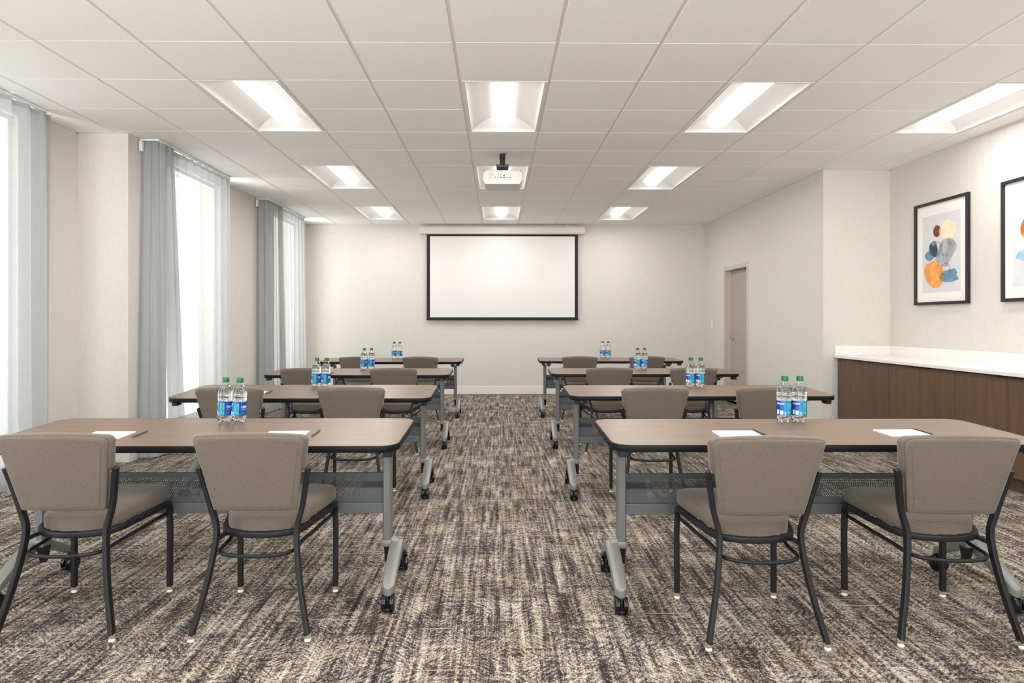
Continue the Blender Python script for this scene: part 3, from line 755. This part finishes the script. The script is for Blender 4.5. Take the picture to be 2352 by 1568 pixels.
def make_table():
    r = thing('training_table', '', 'table')
    # top (origin at its own centre, upper face at z=0)
    pts = rrect(TW/2, TD/2, .075, 8)
    bm = BM(); prism(bm, rrect(TW/2-.002, TD/2-.002, .073, 8), -TH+.002, 0); top = obj('tabletop', bm, M['wood'], r)
    bm = BM(); ring = [Vector((x, y, -TH/2)) for x, y in pts]
    sweep(bm, ring, rsec(TH+.0004, .006, .0028, 2), (0, 0, 1), True); obj('edge_band', bm, M['edge'], top, 40)
    bm = BM()
    for sy in (-.16, .16): box(bm, -.70, .70, sy-.012, sy+.012, -TH-.014, -TH+.001, .002)
    obj('support_rail', bm, M['post'], top)
    for s in (-1, 1):
        bm = BM(); box(bm, s*.868-.020, s*.868+.020, -.27, -.205, -TH-.030, -TH+.001, .004)
        p = [(s*.868-.018, -.275), (s*.868+.018, -.275), (s*.868+.018, -.235), (s*.868-.018, -.235)]
        obj('latch', bm, M['black'], top)
        bm = BM(); box(bm, s*.785-.026, s*.785+.026, -.10, .10, -TH-.035, -TH+.001, .004); obj('pivot_bracket', bm, M['silver'], top)
        bm = BM(); box(bm, s*.785-.017, s*.785+.017, -.05, .05, -TH-.06, -TH-.02, .003); obj('pivot_block', bm, M['black'], top)
    for s in (-1, 1):
        # post
        px = s*.785
        bm = BM(); prism(bm, [(px-.019, -.022), (px-.013, -.030), (px+.013, -.030), (px+.019, -.022), (px+.019, .022), (px+.013, .03), (px-.013, .03), (px-.019, .022)], .215, .655)
        lg = obj('leg', bm, M['post'], r)
        bm = BM(); box(bm, px-.022, px+.022, -.033, .033, .20, .232, .005); sweep(bm, [(px, 0, .215), (px+s*.02, 0, .21), (px+s*.045, 0, .205)], rsec(.05, .04, .008, 2), (0, 0, 1)); obj('collar', bm, M['silver'], lg, 40)
        bm = BM()
        q = [(-.028, .20), (.028, .20), (.012, .135), (-.006, .125)]
        va = [bm.verts.new((px-.012, y, z)) for y, z in q]; vb = [bm.verts.new((px+.016, y, z)) for y, z in q]
        for k in range(4): bm.faces.new([va[k], va[(k+1) % 4], vb[(k+1) % 4], vb[k]])
        bm.faces.new(va); bm.faces.new(vb); obj('gusset', bm, M['black'], lg)
        bm = BM(); box(bm, px-.020, px-.0165, -.026, -.004, .62, .672, .001); box(bm, px+.0165, px+.020, -.026, -.004, .62, .672, .001); obj('hinge_plate', bm, M['silver'], lg)
        # foot: arched bar front to back
        fx = s*.828; L_ = .255
        bm = BM(); secs = []
        for k in range(-28, 29):
            y = L_*k/28; a = abs(y)/L_
            zt_ = .228-.012*a-.112*a**1.25; th = .045-.012*a; hwd = .030-.003*a
            if a > .90: hwd *= math.sqrt(max(.06, 1-((a-.90)/.105)**2))
            secs.append((y, zt_, th, hwd))
        rings = []
        for y, zt_, th, hwd in secs:
            cx_ = fx+s*.020*(1-a**1.5)-(s*.012*a if y > 0 else 0)
            rings.append([bm.verts.new((cx_+dx*hwd, y, zt_-dz*th)) for dx, dz in ((-1, .22), (-.93, .06), (-.82, 0), (.82, 0), (.93, .06), (1, .22), (.94, 1), (-.94, 1))])
        for a, b in zip(rings, rings[1:]):
            for k in range(8): bm.faces.new([a[k], a[(k+1) % 8], b[(k+1) % 8], b[k]])
        bm.faces.new(rings[0][::-1]); bm.faces.new(rings[-1])
        ft = obj('foot', bm, M['silver'], r, 45)
        make_caster(ft, fx, -.236, .05*s); make_caster(ft, fx-s*.012, .236, .15*s)
    # modesty panel: folded channel with perforated middle
    prof = [(.066, .518), (.060, .516), (.060, .4775), (.056, .474), (.010, .462), (.006, .458), (.006, .398), (.003, .395), (-.004, .3945), (-.006, .390), (-.010, .349), (0, .345)]
    bm = BM(); uvl = bm.loops.layers.uv.new('uv'); x0, x1, xa = -.766, .766, .665
    arc = [0]
    for a, b in zip(prof, prof[1:]): arc.append(arc[-1]+math.hypot(b[0]-a[0], b[1]-a[1]))
    def strip(xs, i, mi, pa, pb, ua, ub):
        vs = [bm.verts.new((xs[0], pa[0], pa[1])), bm.verts.new((xs[1], pa[0], pa[1])), bm.verts.new((xs[1], pb[0], pb[1])), bm.verts.new((xs[0], pb[0], pb[1]))]
        f = bm.faces.new(vs); f.material_index = mi
        for lp, uv in zip(f.loops, ((xs[0]+1, ua), (xs[1]+1, ua), (xs[1]+1, ub), (xs[0]+1, ub))): lp[uvl].uv = uv
    def lerp(a, b, t_): return (a[0]+(b[0]-a[0])*t_, a[1]+(b[1]-a[1])*t_)
    for i in range(len(prof)-1):
        pa, pb, ua, ub = prof[i], prof[i+1], arc[i], arc[i+1]
        for xs, mid in (((x0, -xa), 0), ((-xa, xa), 1), ((xa, x1), 0)):
            if not mid or i in (0, 6, 7, 8, 9, 10): strip(xs, i, 0, pa, pb, ua, ub); continue
            if i == 1: m_ = lerp(pa, pb, .55); um = ua+(ub-ua)*.55; strip(xs, i, 0, pa, m_, ua, um); strip(xs, i, 1, m_, pb, um, ub)
            elif i == 5: m_ = lerp(pa, pb, .62); um = ua+(ub-ua)*.62; strip(xs, i, 1, pa, m_, ua, um); strip(xs, i, 0, m_, pb, um, ub)
            else: strip(xs, i, 1, pa, pb, ua, ub)
    bmesh.ops.remove_doubles(bm, verts=bm.verts, dist=1e-5)
    mp = obj('modesty_panel', bm, [M['panel'], M['perf']], r)
    return r
tab0 = make_table()
TB = [  # row, side, legs X, legs Y, top dx, top dy, tilt deg, top z
    (1, 'L', -1.290, 3.024, -.062, .133, 2.86, .700), (2, 'L', -1.330, 4.790, -.056, .086, 3.3, .708), (3, 'L', -1.344, 6.584, -.052, .18, 2.13, .710), (4, 'L', -1.342, 8.596, -.036, .038, 1.49, .723),
    (1, 'R', 1.343, 2.980, .050, .023, 1.58, .722), (2, 'R', 1.348, 4.738, .065, .056, 1.64, .720), (3, 'R', 1.380, 6.572, .056, .095, 1.22, .722), (4, 'R', 1.398, 8.650, .048, -.02, 1.14, .729)]
rz_t = -.006
for k, (row, side, X, Y, dx, dy, tilt, z) in enumerate(TB):
    o = tab0 if k == 0 else copy_tree(tab0)
    o.location = (X, Y, 0); o.rotation_euler = (0, 0, rz_t)
    for ch in o.children:
        if ch.name.startswith('tabletop'): ch.location = (dx, dy, z); ch.rotation_euler = (math.radians(tilt), 0, 0)
    tag(o, 'walnut-topped training table on casters, %s of the aisle, %s' % ('left' if side == 'L' else 'right', rown[row]), 'table', 'training tables in two columns')
def top_z(row, side, x, y):
    for (rw, sd, X, Y, dx, dy, tilt, z) in TB:
        if rw == row and sd == side: return z+(y-(Y+dy))*math.tan(math.radians(tilt)), math.radians(tilt)

# ------------------------------------------------------------ bottles
BH = .227
def wrap_text(body, size, r, ang, z, rotv=False, mat=None, name='print_text', parent=None, align='CENTER'):
    cu = bpy.data.curves.new('t', 'FONT'); cu.body = body; cu.size = size; cu.align_x = align; cu.align_y = 'CENTER'; cu.resolution_u = 2; cu.space_line = .85; cu.offset = size*.028
    to = bpy.data.objects.new('t', cu); C.objects.link(to)
    dg = bpy.context.evaluated_depsgraph_get(); me = bpy.data.meshes.new_from_object(to.evaluated_get(dg)); bpy.data.objects.remove(to)
    bm = BM(); bm.from_mesh(me); bpy.data.meshes.remove(me)
    for v in bm.verts:
        x, y = (v.co.x, v.co.y) if not rotv else (-v.co.y, v.co.x)
        a = ang+x/r; v.co = Vector((r*math.sin(a), -r*math.cos(a), z+y))
    return bm
def rect_wrap(bm, r, a0, a1, z0, z1, n=5):
    va = [bm.verts.new((r*math.sin(a0+(a1-a0)*k/n), -r*math.cos(a0+(a1-a0)*k/n), z0)) for k in range(n+1)]
    vb = [bm.verts.new((r*math.sin(a0+(a1-a0)*k/n), -r*math.cos(a0+(a1-a0)*k/n), z1)) for k in range(n+1)]
    for k in range(n): bm.faces.new([va[k], va[k+1], vb[k+1], vb[k]])
def make_bottle():
    r = thing('water_bottle', '', 'bottle')
    prof = [(.018, .004), (.024, .0005), (.029, .003), (.0335, .012), (.0355, .022), (.0357, .034), (.0343, .038), (.0342, .106), (.0355, .110), (.0365, .116), (.0365, .124), (.0352, .128), (.0365, .132), (.0364, .146),
            (.0345, .158), (.030, .172), (.0245, .184), (.0185, .195), (.0145, .202), (.0135, .206), (.0135, .213)]
    def petal(r_, z, a):
        if z < .030:
            k = (1-z/.030); w = .5+.5*math.cos(5*a)
            return r_*(1-.13*k*(1-w)), z+(1-w)*.010*k
        if .110 < z < .16: return r_*(1+.006*math.cos(10*a)), z
        return r_, z
    bm = BM(); lathe(bm, prof, 40, fn=petal, cap=False); obj('shell', bm, M['pet'], r, 60)
    wp = [(0.001, .0065)]+[(max(r_-.0011, .001), z+.0012) for r_, z in prof if z < .178]; wp.append((.0275, .1765)); wp.append((0.001, .1765))
    bm = BM(); lathe(bm, wp, 40, fn=petal); obj('water', bm, M['water'], r, 60)
    bm = BM(); lathe(bm, [(.0150, .207), (.0162, .208), (.0163, .224), (.015, .2268), (.001, .227)], 28, fn=lambda r_, z, a: (r_*(1+(.012*math.cos(28*a/2*2) if r_ > .0155 else 0)), z)); lathe(bm, [(.0165, .2035), (.0165, .2065)], 28); obj('cap', bm, M['cap'], r, 50)
    R = .0351; bm = BM(); uvl = bm.loops.layers.uv.new('uv'); n = 48
    va = [bm.verts.new((R*math.sin(2*PI*k/n-PI), -R*math.cos(2*PI*k/n-PI), .037)) for k in range(n)]; vb = [bm.verts.new((R*math.sin(2*PI*k/n-PI), -R*math.cos(2*PI*k/n-PI), .107)) for k in range(n)]
    for k in range(n):
        f = bm.faces.new([va[k], va[(k+1) % n], vb[(k+1) % n], vb[k]])
        for lp, uv in zip(f.loops, ((k/n, 0), ((k+1)/n, 0), ((k+1)/n, 1), (k/n, 1))): lp[uvl].uv = uv
    lb = obj('label', bm, M['label'], r, 60)
    # u=.35 is the recycle text; angle = u*2pi - pi
    A = lambda u: u*2*PI-PI
    R2 = R+.0003
    bm = wrap_text('RECYCLE\nME AGAIN', .0125, R2, A(.335), .072, True); obj('label_writing', bm, M['green_ink'], lb)
    bm = wrap_text('100%', .017, R2, A(.50), .082); obj('label_number', bm, M['white_ink'], lb)
    bm = wrap_text('RECYCLABLE', .0042, R2, A(.50), .070); rect_wrap(bm, R2, A(.44), A(.455), .052, .053); obj('label_writing', bm, M['white_ink'], lb)
    bm = wrap_text('DASANI', .0105, R2, A(.135), .0935); obj('label_writing', bm, M['white_ink'], lb)
    bm = BM(); rect_wrap(bm, R2, A(.06), A(.115), .043, .064); rect_wrap(bm, R2, A(.135), A(.205), .041, .060); rect_wrap(bm, R2, A(.225), A(.275), .040, .042)
    for k in range(3):
        a = 2*PI*k/3; 
        for q in range(3):
            b = a+q*.5; uu, zz = .25+.013*math.cos(b)*.9, .051+.0042*math.sin(b); rect_wrap(bm, R2, A(uu)-.04, A(uu)+.04, zz-.0009, zz+.0009, 1)
    obj('barcode_panel', bm, M['white_ink'], lb)
    return r
bot0 = make_bottle()
BT = [(1, 'L', -1.391, 3.364, 'left'), (1, 'L', -1.315, 3.352, 'right'), (2, 'L', -1.393, 5.051, 'left'), (2, 'L', -1.320, 5.051, 'right'), (3, 'L', -1.412, 6.935, 'left'), (3, 'L', -1.337, 6.945, 'right'), (4, 'L', -1.387, 8.791, 'left'), (4, 'L', -1.312, 8.79, 'right'),
      (1, 'R', 1.395, 3.207, 'left'), (1, 'R', 1.469, 3.206, 'right'), (2, 'R', 1.444, 4.943, 'left'), (2, 'R', 1.518, 4.943, 'right'), (3, 'R', 1.434, 6.784, 'left'), (3, 'R', 1.507, 6.793, 'right'), (4, 'R', 1.391, 8.778, 'left'), (4, 'R', 1.465, 8.778, 'right')]
for k, (row, side, x, y, w) in enumerate(BT):
    o = bot0 if k == 0 else copy_tree(bot0)
    z, tl = top_z(row, side, x, y)
    o.location = (x, y, z+.0008); o.rotation_mode = 'XYZ'
    o.rotation_euler = (tl, 0, 1.08 if side == 'L' else 1.37)
    if w == 'right': o.rotation_euler.z += .05
    tag(o, 'green-capped water bottle, %s one of two on the %s table, %s' % (w, 'left' if side == 'L' else 'right', rown[row]), 'bottle', 'pairs of water bottles on the tables')

# ------------------------------------------------------------ notepads and pens
def make_pad():
    r = thing('notepad', '', 'notepad')
    bm = BM(); box(bm, -.093, .093, -.069, .069, 0, .0045); obj('pages', bm, M['paper'], r)
    bm = BM(); box(bm, -.093, .093, .0691, .0698, 0, .0048); obj('binding', bm, M['paper'], r)
    return r
def make_pen(mat):
    r = thing('pen', '', 'pen')
    bm = BM(); lathe(bm, [(.0008, -.072), (.0018, -.068), (.0042, -.055), (.0045, -.02), (.0048, 0), (.0045, .002), (.0045, .06), (.0035, .064)], 12); bmesh.ops.rotate(bm, verts=bm.verts, matrix=Matrix.Rotation(-PI/2, 3, 'X')); bmesh.ops.translate(bm, verts=bm.verts, vec=(0, 0, .005)); obj('barrel', bm, mat, r, 50)
    bm = BM(); box(bm, -.0014, .0014, .022, .062, .0098, .0112, .0004); box(bm, -.0014, .0014, .056, .062, .008, .0105); obj('clip', bm, M['chrome'], r)
    bm = BM(); lathe(bm, [(.0022, .063), (.0022, .072), (.001, .073)], 10); bmesh.ops.rotate(bm, verts=bm.verts, matrix=Matrix.Rotation(-PI/2, 3, 'X')); bmesh.ops.translate(bm, verts=bm.verts, vec=(0, 0, .005)); obj('push_button', bm, mat, r)
    return r
PD = [(1, 'L', -1.802, 3.055, .0, 'behind the window-side chair'), (1, 'L', -.985, 3.062, 0.02, 'behind the aisle-side chair'), (1, 'R', 1.062, 2.91, -.02, 'behind the aisle-side chair'), (1, 'R', 1.81, 2.93, .02, 'behind the sideboard-side chair'),
      (2, 'L', -1.782, 4.775, 0, 'behind the window-side chair')]
pad0 = None
for row, side, x, y, rz, wh in PD:
    o = make_pad() if pad0 is None else copy_tree(pad0)
    pad0 = pad0 or o; z, tl = top_z(row, side, x, y); o.location = (x, y, z+.0004); o.rotation_euler = (tl, 0, rz)
    tag(o, 'blank white notepad, %s table, %s, %s' % ('left' if side == 'L' else 'right', rown[row], wh), 'notepad', 'notepads on the tables')
PN = [(1, 'L', -1.664, 3.08, 0.0, 0), (1, 'L', -.853, 3.09, -.03, 0), (1, 'R', 1.176, 2.95, .05, 0), (1, 'R', 1.912, 2.945, .04, 1), (2, 'L', -1.664, 4.80, -.02, 1), (3, 'L', -1.665, 6.55, -.2, 1)]
pens = {}
for k, (row, side, x, y, rz, dk) in enumerate(PN):
    o = make_pen(M['pend'] if dk else M['penm']) if dk not in pens else copy_tree(pens[dk])
    pens.setdefault(dk, o); z, tl = top_z(row, side, x, y); o.location = (x, y, z+.0006); o.rotation_euler = (tl, 0, rz)
    wh = {0: 'beside the window-side notepad', 1: 'beside the aisle-side notepad', 2: 'beside the aisle-side notepad', 3: 'along the sideboard-side notepad', 4: 'beside the window-side notepad', 5: 'by the window-side chair'}[k]
    tag(o, '%s pen, %s table, %s, %s' % ('black' if dk else 'olive grey', 'left' if side == 'L' else 'right', rown[row], wh), 'pen', 'pens on the tables')

# ------------------------------------------------------------ curtains
ZT = 2.832
def curtain(label, pts_top, pts_bot, amp, wl, seed, zt=ZT, amp_b=1.3):
    """sheet along a plan polyline; pleats as a wave normal to it"""
    rnd = random.Random(seed)
    def dens(pts):
        P = [Vector((p[0], p[1], 0)) for p in pts]; d = [0]
        for a, b in zip(P, P[1:]): d.append(d[-1]+(b-a).length)
        return P, d
    PT, dT = dens(pts_top); PB, dB = dens(pts_bot)
    def at(P, d, u):
        s = u*d[-1]
        for i in range(len(d)-1):
            if s <= d[i+1]+1e-9:
                k = (s-d[i])/(d[i+1]-d[i]); T = (P[i+1]-P[i]).normalized(); return P[i].lerp(P[i+1], k), T
        return P[-1].copy(), (P[-1]-P[-2]).normalized()
    Ltop = dT[-1]; nf = max(2, round(Ltop/wl)); NU = nf*14; NV = 26
    ph = [rnd.uniform(-.35, .35) for _ in range(nf+2)]; am = [rnd.uniform(.65, 1.25) for _ in range(nf+2)]; drift = [rnd.uniform(-.5, .5) for _ in range(nf+2)]
    bm = BM(); hem = []; grid = []
    for j in range(NV+1):
        v = j/NV; z = zt-(zt-.018)*v; row = []
        for i in range(NU+1):
            u = i/NU; a, Ta = at(PT, dT, u); b, Tb = at(PB, dB, u); p = a.lerp(b, v); T = Ta.lerp(Tb, v); 
            if T.length < 1e-3: T = Ta
            T.normalize(); N = Vector((T.y, -T.x, 0))
            f = u*nf; k = int(min(f, nf-1e-6)); w = f-k
            e = am[k]*(1-w)+am[k+1]*w; dr = (drift[k]*(1-w)+drift[k+1]*w)*v
            A_ = amp*(1+(amp_b-1)*v)*e
            off = A_*math.sin(2*PI*f+ph[k]*(1-w)+ph[k+1]*w+dr*2) + A_*.22*math.sin(5.3*f+2.2*v+seed)
            sl = A_*.45*math.sin(4*PI*f+dr*3)
            q = p+N*off+T*sl; row.append(bm.verts.new((q.x, q.y, z)))
        grid.append(row)
    for j in range(NV):
        for i in range(NU): bm.faces.new([grid[j][i], grid[j][i+1], grid[j+1][i+1], grid[j+1][i]])
    c0 = Vector((sum(p[0] for p in pts_bot)/len(pts_bot), sum(p[1] for p in pts_bot)/len(pts_bot), 0))
    t = thing('sheer_curtain', label, 'curtain', c0, 0, 'sheer curtains at the left windows')
    topco = [v.co.copy() for v in grid[0]]; botco = [v.co.copy() for v in grid[-1]]; bot2 = [v.co.copy() for v in grid[-2]]
    bmesh.ops.translate(bm, verts=bm.verts, vec=-c0); cloth = obj('cloth', bm, M['sheer'], t, 80)
    bm = BM()
    va = [bm.verts.new(p-c0+Vector((.001, 0, .004))) for p in topco]; vb = [bm.verts.new(p-c0+Vector((.001, 0, -.035))) for p in topco]
    for i in range(NU): bm.faces.new([va[i], va[i+1], vb[i+1], vb[i]])
    obj('header_tape', bm, M['sheer'], t, 80)
    bm = BM()
    va = [bm.verts.new(p-c0+Vector((.001, 0, -.001))) for p in botco]; vb = [bm.verts.new(p.lerp(q, .45)-c0+Vector((.001, 0, 0))) for p, q in zip(botco, bot2)]
    for i in range(NU): bm.faces.new([va[i], va[i+1], vb[i+1], vb[i]])
    obj('hem', bm, M['sheer'], t, 80)
    return t
def track(label, x, y0, y1):
    t = thing('curtain_track', label, 'curtain track', (x, (y0+y1)/2, CZ), 0, 'curtain tracks over the left windows'); h = (y1-y0)/2
    bm = BM(); box(bm, -.014, .014, -h, h, -.022, -.004, .003); obj('rail', bm, M['track'], t)
    bm = BM(); box(bm, -.155, -.125, -h-.03, -h+.0, -.115, -.03, .004); box(bm, -.155, .014, -h-.012, -h, -.022, -.006, .002); obj('end_bracket', bm, M['track'], t)
    n = int((y1-y0)/.11)
    for k in range(n):
        yy = -h+.05+k*(2*h-.1)/max(1, n-1)
        bm = BM(); box(bm, -.004, .004, yy-.006, yy+.006, -.0255, -.020, .001); obj('glider', bm, M['track'], t)
    return t
# window 2 (middle of view) and window 3 (by the far corner), window 1 (left frame edge)
xc = -3.045
curtain('grey sheer curtain bunched beside the pilaster, middle window', [(-3.20, 5.96), (-3.06, 5.955), (-3.04, 6.0), (-3.035, 6.20)], [(-3.20, 5.88), (-3.07, 5.87), (-3.03, 5.98), (-3.00, 6.34)], .015, .10, 3, amp_b=1.2)
curtain('bright sheer curtain drawn across the middle window', [(-3.12, 6.12), (-3.06, 6.42), (xc, 7.50)], [(-3.12, 6.25), (-3.06, 6.5), (-3.05, 7.50)], .015, .15, 5)
track('white ceiling curtain track over the middle window', xc, 5.93, 7.5)
curtain('grey sheer curtain bunched at the near side of the farthest window', [(-3.20, 8.80), (-3.08, 8.79), (-3.05, 8.84), (-3.04, 9.30)], [(-3.20, 8.76), (-3.08, 8.75), (-3.04, 8.84), (-3.01, 9.42)], .015, .11, 8, amp_b=1.2)
curtain('bright sheer curtain drawn across the farthest window by the far corner', [(-3.06, 9.20), (xc, 10.38)], [(-3.06, 9.30), (-3.05, 10.55)], .016, .15, 11)
track('white ceiling curtain track over the farthest window', xc, 8.76, 10.4)
curtain('sheer curtain at the left frame edge over the nearest window', [(-3.50, 3.35), (-3.50, 5.20)], [(-3.50, 3.35), (-3.50, 5.22)], .026, .17, 21)
track('white ceiling curtain track over the nearest window at the left frame edge', -3.50, 3.3, 5.14)
